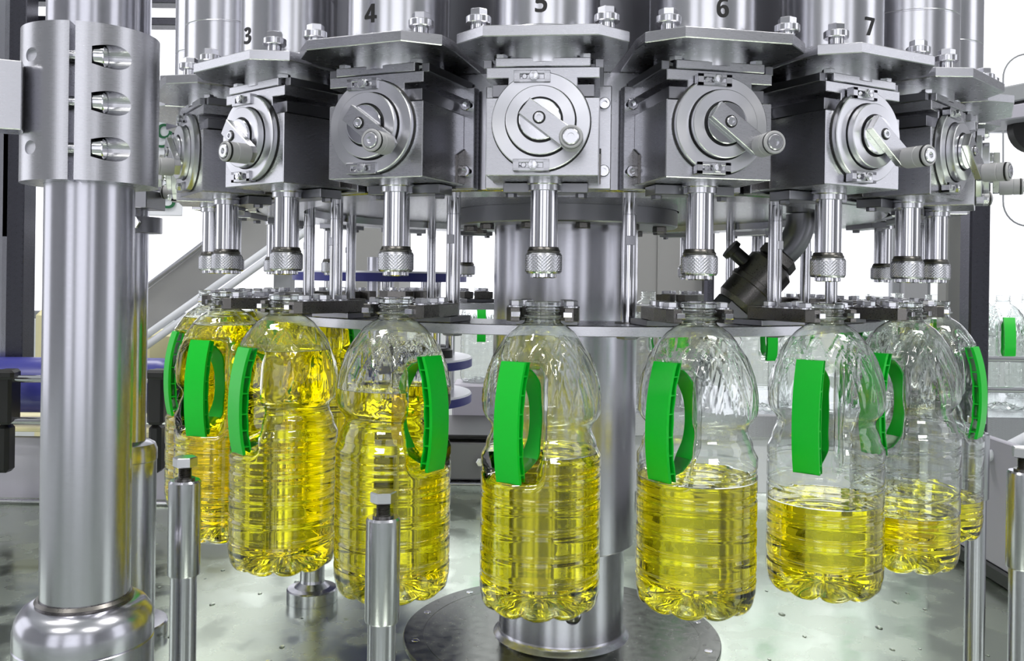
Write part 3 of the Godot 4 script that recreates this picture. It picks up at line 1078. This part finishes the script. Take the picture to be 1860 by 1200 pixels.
func build_posts() -> void:
	var p := spot(336, 870, 0.88)
	guide_post(p.x, p.z, 0.360, 0.0150, "steel post with bolt beside the thick clamped column")
	p = spot(696, 945, 0.80)
	guide_post(p.x, p.z, 0.348, 0.0150, "steel post with bolt in front of the bottle under head number four")
	p = spot(1861, 850, 0.86)
	guide_post(p.x, p.z, 0.383, 0.0150, "steel post standing in front of the lilac side panel")
	p = spot(1774, 800, 1.27)
	guide_post(p.x, p.z, 0.352, 0.0162, "steel post behind the bottle with least oil")
	p = spot(567, 1068, 1.58)
	guide_post(p.x, p.z, 0.36, 0.0250, "steel post with round foot behind the bottle under head number three", true)
	# thick column with split clamp
	p = spot(162, 504, 0.77)
	var t := thing("support_column", "thick brushed steel column with a domed sleeve at its foot", "column", Vector3(p.x, 0, p.z))
	var b := MB.new()
	b.lathe([Vector2(0.035, 0.27), Vector2(0.035, 1.4), Vector2(0, 1.4)], 64)
	part("tube", b, M.column, t)
	b = MB.new()
	b.lathe([Vector2(0.0375, 0.2830), Vector2(0.0385, 0.2860), Vector2(0.0365, 0.2885), Vector2(0.0345, 0.2885)], 48)
	part("seam_ring", b, M.grimy, t)
	b = MB.new()
	b.lathe([Vector2(0.0535, 0.2515), Vector2(0.0545, 0.2525), Vector2(0.0545, 0.264), Vector2(0.0525, 0.2735), Vector2(0.0475, 0.2805), Vector2(0.041, 0.2838), Vector2(0.034, 0.2842)], 64)
	part("domed_cap", b, M.column, t)
	b = MB.new()
	b.lathe([Vector2(0.0545, 0.0), Vector2(0.0545, 0.2505), Vector2(0.0535, 0.2515)], 64)
	part("lower_sleeve", b, M.column, t)
	split_clamp(p)
	# second column behind
	p = spot(236, 504, 1.42)
	t = thing("rear_column", "slimmer steel column on a round foot behind the clamped column", "column", Vector3(p.x, 0, p.z))
	b = MB.new()
	b.lathe([Vector2(0.0265, 0.28), Vector2(0.0265, 1.4), Vector2(0, 1.4)], 40)
	part("tube", b, M.column, t)
	b = MB.new()
	b.lathe([Vector2(0.0425, 0.02), Vector2(0.0425, 0.268), Vector2(0.0435, 0.269), Vector2(0.0435, 0.285), Vector2(0.040, 0.294), Vector2(0.033, 0.298), Vector2(0.025, 0.299)], 48)
	part("sleeve", b, M.column, t)
	b = MB.new()
	b.lathe([Vector2(0.062, 0.0), Vector2(0.062, 0.018), Vector2(0.060, 0.020), Vector2(0.042, 0.021), Vector2(0.040, 0.035)], 48)
	part("foot", b, M.column, t)
	b = MB.new()
	b.lathe([Vector2(0.0265, 0.618), Vector2(0.046, 0.618), Vector2(0.046, 0.642), Vector2(0.0265, 0.642)], 40)
	b.box(Vector3(0.07, 0.028, 0.075), at(0.008, 0.668, 0.01), 0.001)
	b.box(Vector3(0.06, 0.020, 0.06), at(0.010, 0.694, 0.012), 0.001)
	part("bracket_collar", b, M.dark_steel, t)
	b = MB.new()
	b.hexa(0.010, 0.010, Transform3D(Basis(Vector3.RIGHT, PI / 2), Vector3(0.025, 0.632, 0.042)))
	part("bolt", b, M.polished, t)
	b = MB.new()
	b.hexa(0.008, 0.010, Transform3D(Basis(Vector3.RIGHT, PI / 2), Vector3(0.020, 0.694, 0.040)))
	part("bolt", b, M.polished, t)

func split_clamp(p: Vector3) -> void:
	var y0 := 0.629
	var h := 0.124
	var t := thing("split_clamp", "two-part steel clamp with screw pockets round the thick column", "clamp", Vector3(p.x, y0, p.z), 0.16)
	for s in [-1, 1]:
		var c := CSGCombiner3D.new()
		c.name = "clamp_half"
		t.add_child(c, true)
		var body := CSGCylinder3D.new()
		body.radius = 0.0530; body.height = h; body.sides = 180; body.smooth_faces = false; body.material = M.steel
		body.position = Vector3(0, h / 2, 0)
		c.add_child(body)
		var bore := CSGCylinder3D.new()
		bore.radius = 0.0353; bore.height = h + 0.02; bore.sides = 64; bore.smooth_faces = false; bore.material = M.steel
		bore.position = Vector3(0, h / 2, 0); bore.operation = CSGShape3D.OPERATION_SUBTRACTION
		c.add_child(bore)
		var cut := CSGBox3D.new()
		cut.size = Vector3(0.14, h + 0.02, 0.14); cut.material = M.steel
		cut.position = Vector3(-s * 0.07 + s * 0.0022, h / 2, 0); cut.operation = CSGShape3D.OPERATION_SUBTRACTION
		c.add_child(cut)
		if s > 0:
			for k in 3:
				var y := 0.0255 + k * 0.0365
				var hole := CSGCylinder3D.new()   # pocket from the side for the clamping screw
				hole.radius = 0.0095; hole.height = 0.08; hole.sides = 40; hole.smooth_faces = false; hole.material = M.steel
				hole.rotation.z = PI / 2
				hole.position = Vector3(0.014 + 0.04, y, 0.0445); hole.operation = CSGShape3D.OPERATION_SUBTRACTION
				c.add_child(hole)
				var thin := CSGCylinder3D.new()
				thin.radius = 0.005; thin.height = 0.04; thin.sides = 16; thin.smooth_faces = false; thin.material = M.steel
				thin.rotation.z = PI / 2
				thin.position = Vector3(0.0, y, 0.0435); thin.operation = CSGShape3D.OPERATION_SUBTRACTION
				c.add_child(thin)
		else:
			for y in [0.0255, 0.0985]:
				var hole := CSGCylinder3D.new()
				hole.radius = 0.0055; hole.height = 0.03; hole.sides = 32; hole.smooth_faces = false; hole.material = M.steel
				hole.rotation.x = PI / 2
				hole.position = Vector3(-0.034, y, 0.047); hole.operation = CSGShape3D.OPERATION_SUBTRACTION
				c.add_child(hole)
	for k in 3:
		var b := MB.new()
		var y := 0.0255 + k * 0.0365
		b.rod(Vector3(0.0142, y, 0.0435), Vector3(0.0225, y, 0.0435), 0.0080, 24, 0.0008)
		b.rod(Vector3(-0.012, y, 0.0435), Vector3(0.0142, y, 0.0435), 0.0045, 14)
		part("clamp_screw", b, M.polished, t)
	var b := MB.new()
	b.box(Vector3(0.0205, 0.0535, 0.030), at(-0.0500, 0.0640, 0.0400, 0.25), 0.0008)
	b.box(Vector3(0.050, 0.040, 0.024), at(-0.0840, 0.0620, 0.0300, 0.25), 0.0008)
	part("side_lug", b, M.steel, t)

# ------------------------------------------------------------------ background
func bar(b: MB, a: Vector3, c: Vector3, s: Vector3) -> void:
	b.box(s, Transform3D(Basis(), (a + c) / 2), 0.002)

# box between two pixels at a depth, running back by a length
func slab_box(u0: float, v0: float, u1: float, v1: float, depth: float, back: float, bev := 0.002) -> MB:
	var p := spot(u0, v0, depth)
	var q := spot(u1, v1, depth)
	var b := MB.new()
	b.box(Vector3(absf(q.x - p.x), absf(q.y - p.y), back), at((p.x + q.x) / 2, (p.y + q.y) / 2, p.z - back / 2), bev)
	return b

# box whose upper edge is seen between two pixels and which stands on the hall floor
func floor_box(u0: float, v0: float, u1: float, depth: float, back: float, bev := 0.01) -> MB:
	var p := spot(u0, v0, depth)
	var q := spot(u1, v0, depth)
	var b := MB.new()
	b.box(Vector3(q.x - p.x, p.y + 0.9, back), at((p.x + q.x) / 2, (p.y - 0.9) / 2, p.z - back / 2), bev)
	return b

func build_background() -> void:
	var b: MB
	var t: Node3D
	# left: guard frame
	t = thing("machine_guard", "dark upright machine guard beyond the thick clamped column", "frame")
	part("post", slab_box(12, -260, 40, 660, 2.35, 0.06), M.dark_frame, t)
	part("post_cover", slab_box(-30, -260, 11, 660, 2.35, 0.05), M.column, t)
	part("beam", slab_box(41, 28, 330, 46, 2.45, 0.05), M.dark_frame, t)
	part("upper_beam", slab_box(41, -8, 330, 6, 2.45, 0.05), M.dark_frame, t)
	# left: outfeed conveyor with blue roller
	t = thing("outfeed_conveyor", "grey conveyor with guide rails and black clamps beyond the columns", "conveyor")
	part("side_panel", slab_box(-260, 790, 420, 910, 2.25, 0.02), M.panel_lilac, t)
	part("bed_edge", slab_box(-260, 772, 420, 789, 2.23, 0.30), M.cream, t)
	part("foot_rail", slab_box(-260, 905, 420, 919, 2.2, 0.02), M.steel, t)
	for v in [686, 762]:
		b = MB.new()
		b.rod(spot(-260, v, 2.12), spot(420, v + 4, 2.12), 0.0085, 14)
		part("guide_rail", b, M.polished, t)
	for u in [6, 283]:
		b = slab_box(u - 17, 672, u + 12, 772, 2.10, 0.05, 0.006)
		var c := part("rail_clamp", b, M.black, t)
		part("knob", slab_box(u - 21, 672, u + 17, 690, 2.07, 0.03, 0.006), M.black, c)
		part("stem", slab_box(u - 15, 772, u + 7, 860, 2.12, 0.04, 0.008), M.black, c)
	b = MB.new()
	var p := spot(-280, 696, 2.28)
	var q := spot(312, 700, 2.28)
	var l := (q - p).length()
	b.lathe([Vector2(0, 0), Vector2(0.068, 0.0), Vector2(0.068, l - 0.025), Vector2(0.060, l - 0.006), Vector2(0.045, l), Vector2(0, l)], 40, MB.along(p, q))
	single("blue_roller", b, M.blue, "blue plastic roller lying along the outfeed conveyor", "roller")
	# inclined chute
	t = thing("inclined_chute", "pale grey inclined chute rising behind the full bottles", "chute")
	var pts := PackedVector2Array()
	for s in [Vector2(200, 575), Vector2(520, 330), Vector2(560, 395), Vector2(200, 650)]:
		var w := spot(s.x, s.y, 3.0)
		pts.append(Vector2(w.x, w.y))
	b = MB.new()
	b.prism(pts, EYE.z - 3.03, EYE.z - 3.0, Transform3D(), 0.004)
	part("side_plate", b, M.panel_grey, t)
	for k in 2:
		b = MB.new()
		b.rod(spot(200, 655 + k * 20, 2.97), spot(560, 400 + k * 17, 2.97), 0.012, 12)
		part("rail", b, M.white_plastic, t)
	b = MB.new()
	b.rod(spot(200, 570, 2.97), spot(520, 328, 2.97), 0.008, 10)
	part("edge", b, M.steel, t)
	for g in [[330, 560, 0.14], [510, 420, 0.10]]:
		p = spot(g[0], g[1], 3.0)
		b = MB.new()
		b.box(Vector3(0.06, p.y + 0.9 - g[2], 0.05), at(p.x, (p.y - g[2] - 0.9) / 2, p.z - 0.056), 0.004)
		part("leg", b, M.frame_grey, t)
	single("cream_bin", floor_box(60, 562, 110, 3.2, 0.3, 0.02), M.cream, "pale cream box between guard frame and thick column", "box")
	single("yellow_bin", floor_box(262, 600, 420, 3.2, 0.3, 0.02), M.cream, "pale yellow box under the inclined chute", "box")
	# sign with green figures
	t = thing("wall_sign", "white sign sheet with green figures beside the split clamp", "sign")
	part("sheet", slab_box(240, 195, 330, 392, 2.75, 0.01), M.white_plastic, t)
	var font := SystemFont.new()
	font.font_names = PackedStringArray(["Droid Sans"])
	for g in [["9", 298, 247], ["8", 304, 357]]:
		var tm := TextMesh.new()
		tm.text = g[0]; tm.font = font; tm.font_size = 48; tm.pixel_size = 0.0021; tm.depth = 0.003
		var d := part("figure", tm, M.sign, t)
		d.position = spot(g[1], g[2], 2.742)
	# outfeed star wheel
	p = spot(690, 600, 2.14)
	t = thing("outfeed_star", "blue and white plastic outfeed star beyond the carousel", "star wheel", Vector3(p.x, 0, p.z))
	for y in [0.268, 0.350, 0.545]:
		b = MB.new()
		var r := 0.215 if y < 0.5 else 0.20
		b.lathe([Vector2(0.03, y), Vector2(r - 0.002, y), Vector2(r, y + 0.001), Vector2(r, y + 0.0185), Vector2(0.03, y + 0.0185)], 56)
		var d := part("disc", b, M.blue, t)
		b = MB.new()
		b.lathe([Vector2(r - 0.001, y + 0.0186), Vector2(r - 0.003, y + 0.0225), Vector2(0.03, y + 0.0225)], 56)
		part("top_layer", b, M.white_plastic, d)
	b = MB.new()
	b.lathe([Vector2(0.031, 0.0005), Vector2(0.031, 0.60), Vector2(0.0, 0.60)], 24)
	part("shaft", b, M.column, t)
	for k in 8:
		var a := TAU * k / 8 + 0.2
		b = MB.new()
		b.rod(Vector3(sin(a) * 0.165, 0.29, cos(a) * 0.165), Vector3(sin(a) * 0.165, 0.545, cos(a) * 0.165), 0.011, 14)
		part("spacer_rod", b, M.polished, t)
		b = MB.new()
		b.lathe([Vector2(0.026, 0.3725), Vector2(0.026, 0.390), Vector2(0.018, 0.394), Vector2(0, 0.394)], 20, at(sin(a + 0.35) * 0.15, 0, cos(a + 0.35) * 0.15))
		part("knob", b, M.black, t)
	t = thing("star_housing", "grey metal housing with a bolt under the blue star wheel", "housing")
	part("body", slab_box(560, 800, 905, 872, 2.42, 0.35, 0.004), M.panel_grey, t)
	part("cap", slab_box(560, 786, 905, 799, 2.42, 0.35, 0.003), M.black, t)
	part("plinth", slab_box(540, 873, 925, 883, 2.40, 0.4, 0.004), M.steel, t)
	b = MB.new()
	b.hexa(0.012, 0.012, Transform3D(Basis(Vector3.RIGHT, PI / 2), spot(873, 838, 2.42)))
	part("bolt", b, M.polished, t)
	# grey cabinets beyond
	single("grey_cabinet", floor_box(640, 380, 726, 3.4, 0.4), M.panel_grey, "grey metal cabinet beyond the nozzle of head number four", "cabinet")
	t = thing("switch_cabinet", "broad warm grey cabinet beyond the centre column", "cabinet")
	part("body", floor_box(1150, 380, 1290, 3.4, 0.4), M.panel_grey, t)
	part("door", slab_box(1196, 390, 1284, 690, 3.385, 0.014, 0.004), M.panel_grey, t)
	single("cabinet_post", floor_box(1282, 380, 1300, 3.3, 0.06), M.dark_frame, "narrow dark post beside the broad warm grey cabinet", "post")
	# right: posts
	single("steel_post", slab_box(1722, 330, 1762, 925, 2.15, 0.05, 0.004), M.panel_grey, "wide grey post behind the bottles with least oil", "post")
	single("door_post", slab_box(1764, 330, 1793, 950, 2.05, 0.05, 0.004), M.dark_frame, "dark upright door post behind the outward green handle", "post")
	# right: infeed conveyor with empties
	t = thing("infeed_conveyor", "steel conveyor with guide rails under the waiting empty bottles", "conveyor")
	b = MB.new()
	b.box(Vector3(2.6, 0.06, 0.62), at(1.35, 0.192, EYE.z - 2.62), 0.004)
	part("bed", b, M.steel, t)
	b = MB.new()
	b.box(Vector3(2.6, 0.16, 0.01), at(1.35, 0.10, EYE.z - 2.33), 0.003)
	part("side_panel", b, M.white_plastic, t)
	for y in [0.372, 0.296]:
		b = MB.new()
		b.rod(Vector3(0.80, y, EYE.z - 2.27), Vector3(2.6, y, EYE.z - 2.27), 0.0075, 12)
		part("guide_rail", b, M.polished, t)
	for s in [[1178, 2.36, 40, "empty bottle waiting beyond the centre column"], [1246, 2.62, -30, "empty bottle waiting beyond the gripper under head number six"], [1383, 2.40, 15, "empty bottle waiting beyond the pipe valve"], [1436, 2.66, 60, "empty bottle in the rear row beyond the pipe valve"],
		[1567, 2.42, -50, "empty bottle waiting beyond the nozzle of head number seven"], [1630, 2.70, 30, "empty bottle in the rear row beyond the last nozzles"], [1694, 2.45, 10, "empty bottle waiting beyond the wide grey post"],
		[1822, 2.48, -10, "empty bottle waiting just right of the dark door post"], [1868, 2.72, 30, "empty bottle in the rear row beside the dark door post"], [1778, 2.87, -40, "empty bottle in the rear row half hidden by the dark door post"], [1920, 2.44, -30, "empty bottle farthest along the waiting row"], [872, 2.95, 8, "empty bottle standing beyond the blue star wheel"]]:
		var w := spot(s[0], 520, s[1])
		if s[0] == 872:
			b = MB.new()
			b.box(Vector3(0.16, 0.2215, 0.16), at(w.x, 0.1112, w.z), 0.006)
			single("transfer_block", b, M.panel_lilac, "grey block under the bottle beyond the blue outfeed star", "block")
		bottle(Vector3(w.x, 0.2225, w.z), deg_to_rad(s[2]), 0.0, s[3], "empty bottles on the infeed conveyor")
	# right: side panel of the guard
	t = thing("side_guard", "lilac grey guard panel with black gasket at the table edge", "panel")
	b = MB.new()
	b.box(Vector3(0.016, 0.235, 0.70), at(0.835, 0.148, EYE.z - 1.65), 0.002)
	part("sheet", b, M.panel_lilac, t)
	b = MB.new()
	b.box(Vector3(0.024, 0.030, 0.70), at(0.833, 0.0152, EYE.z - 1.65), 0.004)
	part("gasket", b, M.black, t)
	b = MB.new()
	b.rod(spot(1770, 842, 1.75), spot(1900, 775, 1.72), 0.0095, 14)
	single("hand_rail", b, M.white_plastic, "pale slanting rail above the lilac guard panel", "rail")
	# right: bracket arm and wire loop
	t = thing("bracket_arm", "grey flat bracket arm reaching in beside the last filling heads", "arm")
	var ap := PackedVector2Array()
	for s in [Vector2(1770, 168), Vector2(1960, 130), Vector2(1960, 160), Vector2(1770, 200)]:
		var w := spot(s.x, s.y, 2.0)
		ap.append(Vector2(w.x, w.y))
	b = MB.new()
	b.prism(ap, EYE.z - 2.25, EYE.z - 2.0, Transform3D(), 0.003)
	part("upper_plate", b, M.frame_grey, t)
	ap = PackedVector2Array()
	for s in [Vector2(1770, 202), Vector2(1960, 170), Vector2(1960, 200), Vector2(1770, 226)]:
		var w := spot(s.x, s.y, 2.0)
		ap.append(Vector2(w.x, w.y))
	b = MB.new()
	b.prism(ap, EYE.z - 2.25, EYE.z - 2.0, Transform3D(), 0.003)
	part("lower_plate", b, M.panel_lilac, t)
	b = MB.new()
	b.lathe([Vector2(0, -0.03), Vector2(0.052, -0.03), Vector2(0.055, -0.027), Vector2(0.055, 0.0), Vector2(0, 0.0)], 32, Transform3D(Basis(Vector3.RIGHT, PI / 2), spot(1884, 232, 2.1)))
	part("round_flange", b, M.black, t)
	b = MB.new()
	var loop := []
	var corner := [[1866, 140, 40, -1.5708], [1866, 365, 40, 3.14159]]
	loop.append(spot(1960, 98, 2.7)); loop.append(spot(1880, 98, 2.7))
	for k in 9:
		var a := -PI / 2 - k * PI / 16
		loop.append(spot(1866 + cos(a) * 44, 142 + sin(a) * 44, 2.7))
	for k in 9:
		var a := PI - k * PI / 16
		loop.append(spot(1866 + cos(a) * 44, 366 + sin(a) * 44, 2.7))
	loop.append(spot(1960, 410, 2.7))
	b.tube(loop, 0.0026, 8)
	single("wire_loop", b, M.frame_grey, "thin grey wire bow standing before the bright windows", "wire")
	pipe_valve()

func pipe_valve() -> void:
	# pipe that leaves the drum, bends and ends in a slanting valve
	var t := thing("pipe_valve", "dark slanting pipe valve with elbow under the drum", "valve")
	var a := spot(1454, 395, 1.40)
	var e := spot(1318, 578, 1.40)
	var path := []
	var s0 := Vector3(a.x, EYE.y + 0.1030, a.z)
	var k1 := spot(1420, 462, 1.40)
	for k in 15:
		var f := k / 14.0
		var m := spot(1458, 430, 1.40)
		path.append(s0.lerp(m, f).lerp(m.lerp(k1, f), f))
	var b := MB.new()
	b.tube(path, 0.0215, 24)
	part("elbow", b, M.dark_steel, t)
	var d := (e - k1).normalized()
	var l := (e - k1).length()
	var x := MB.along(k1, e)
	b = MB.new()
	b.hexa(0.031, 0.018, x)
	part("union_nut", b, M.grimy, t)
	b = MB.new()
	b.lathe([Vector2(0.02, 0.018), Vector2(0.030, 0.020), Vector2(0.0365, 0.026), Vector2(0.0365, 0.060), Vector2(0.039, 0.061), Vector2(0.039, 0.069), Vector2(0.0365, 0.070), Vector2(0.0365, 0.098), Vector2(0.030, 0.106), Vector2(0.02, 0.107)], 32, x)
	part("valve_body", b, M.grimy, t)
	b = MB.new()
	b.hexa(0.032, 0.020, x * at(0, 0.105, 0))
	part("end_nut", b, M.dark_steel, t)
	b = MB.new()
	b.lathe([Vector2(0.025, 0.124), Vector2(0.025, 0.136), Vector2(0.019, 0.137), Vector2(0.019, 0.150), Vector2(0.022, 0.151), Vector2(0.022, l), Vector2(0.0, l)], 28, x)
	part("outlet", b, M.turned, t)
	b = MB.new()
	var side := x.basis * Vector3(0, 0, 1)
	var w := Vector3(-d.y, d.x, 0)
	if w.x > 0: w = -w
	b.rod(k1 + d * 0.045 + w * 0.030, k1 + d * 0.045 + w * 0.062, 0.011, 16)
	b.rod(k1 + d * 0.045 + w * 0.058, k1 + d * 0.045 + w * 0.066, 0.016, 16)
	part("actuator_stem", b, M.black, t)
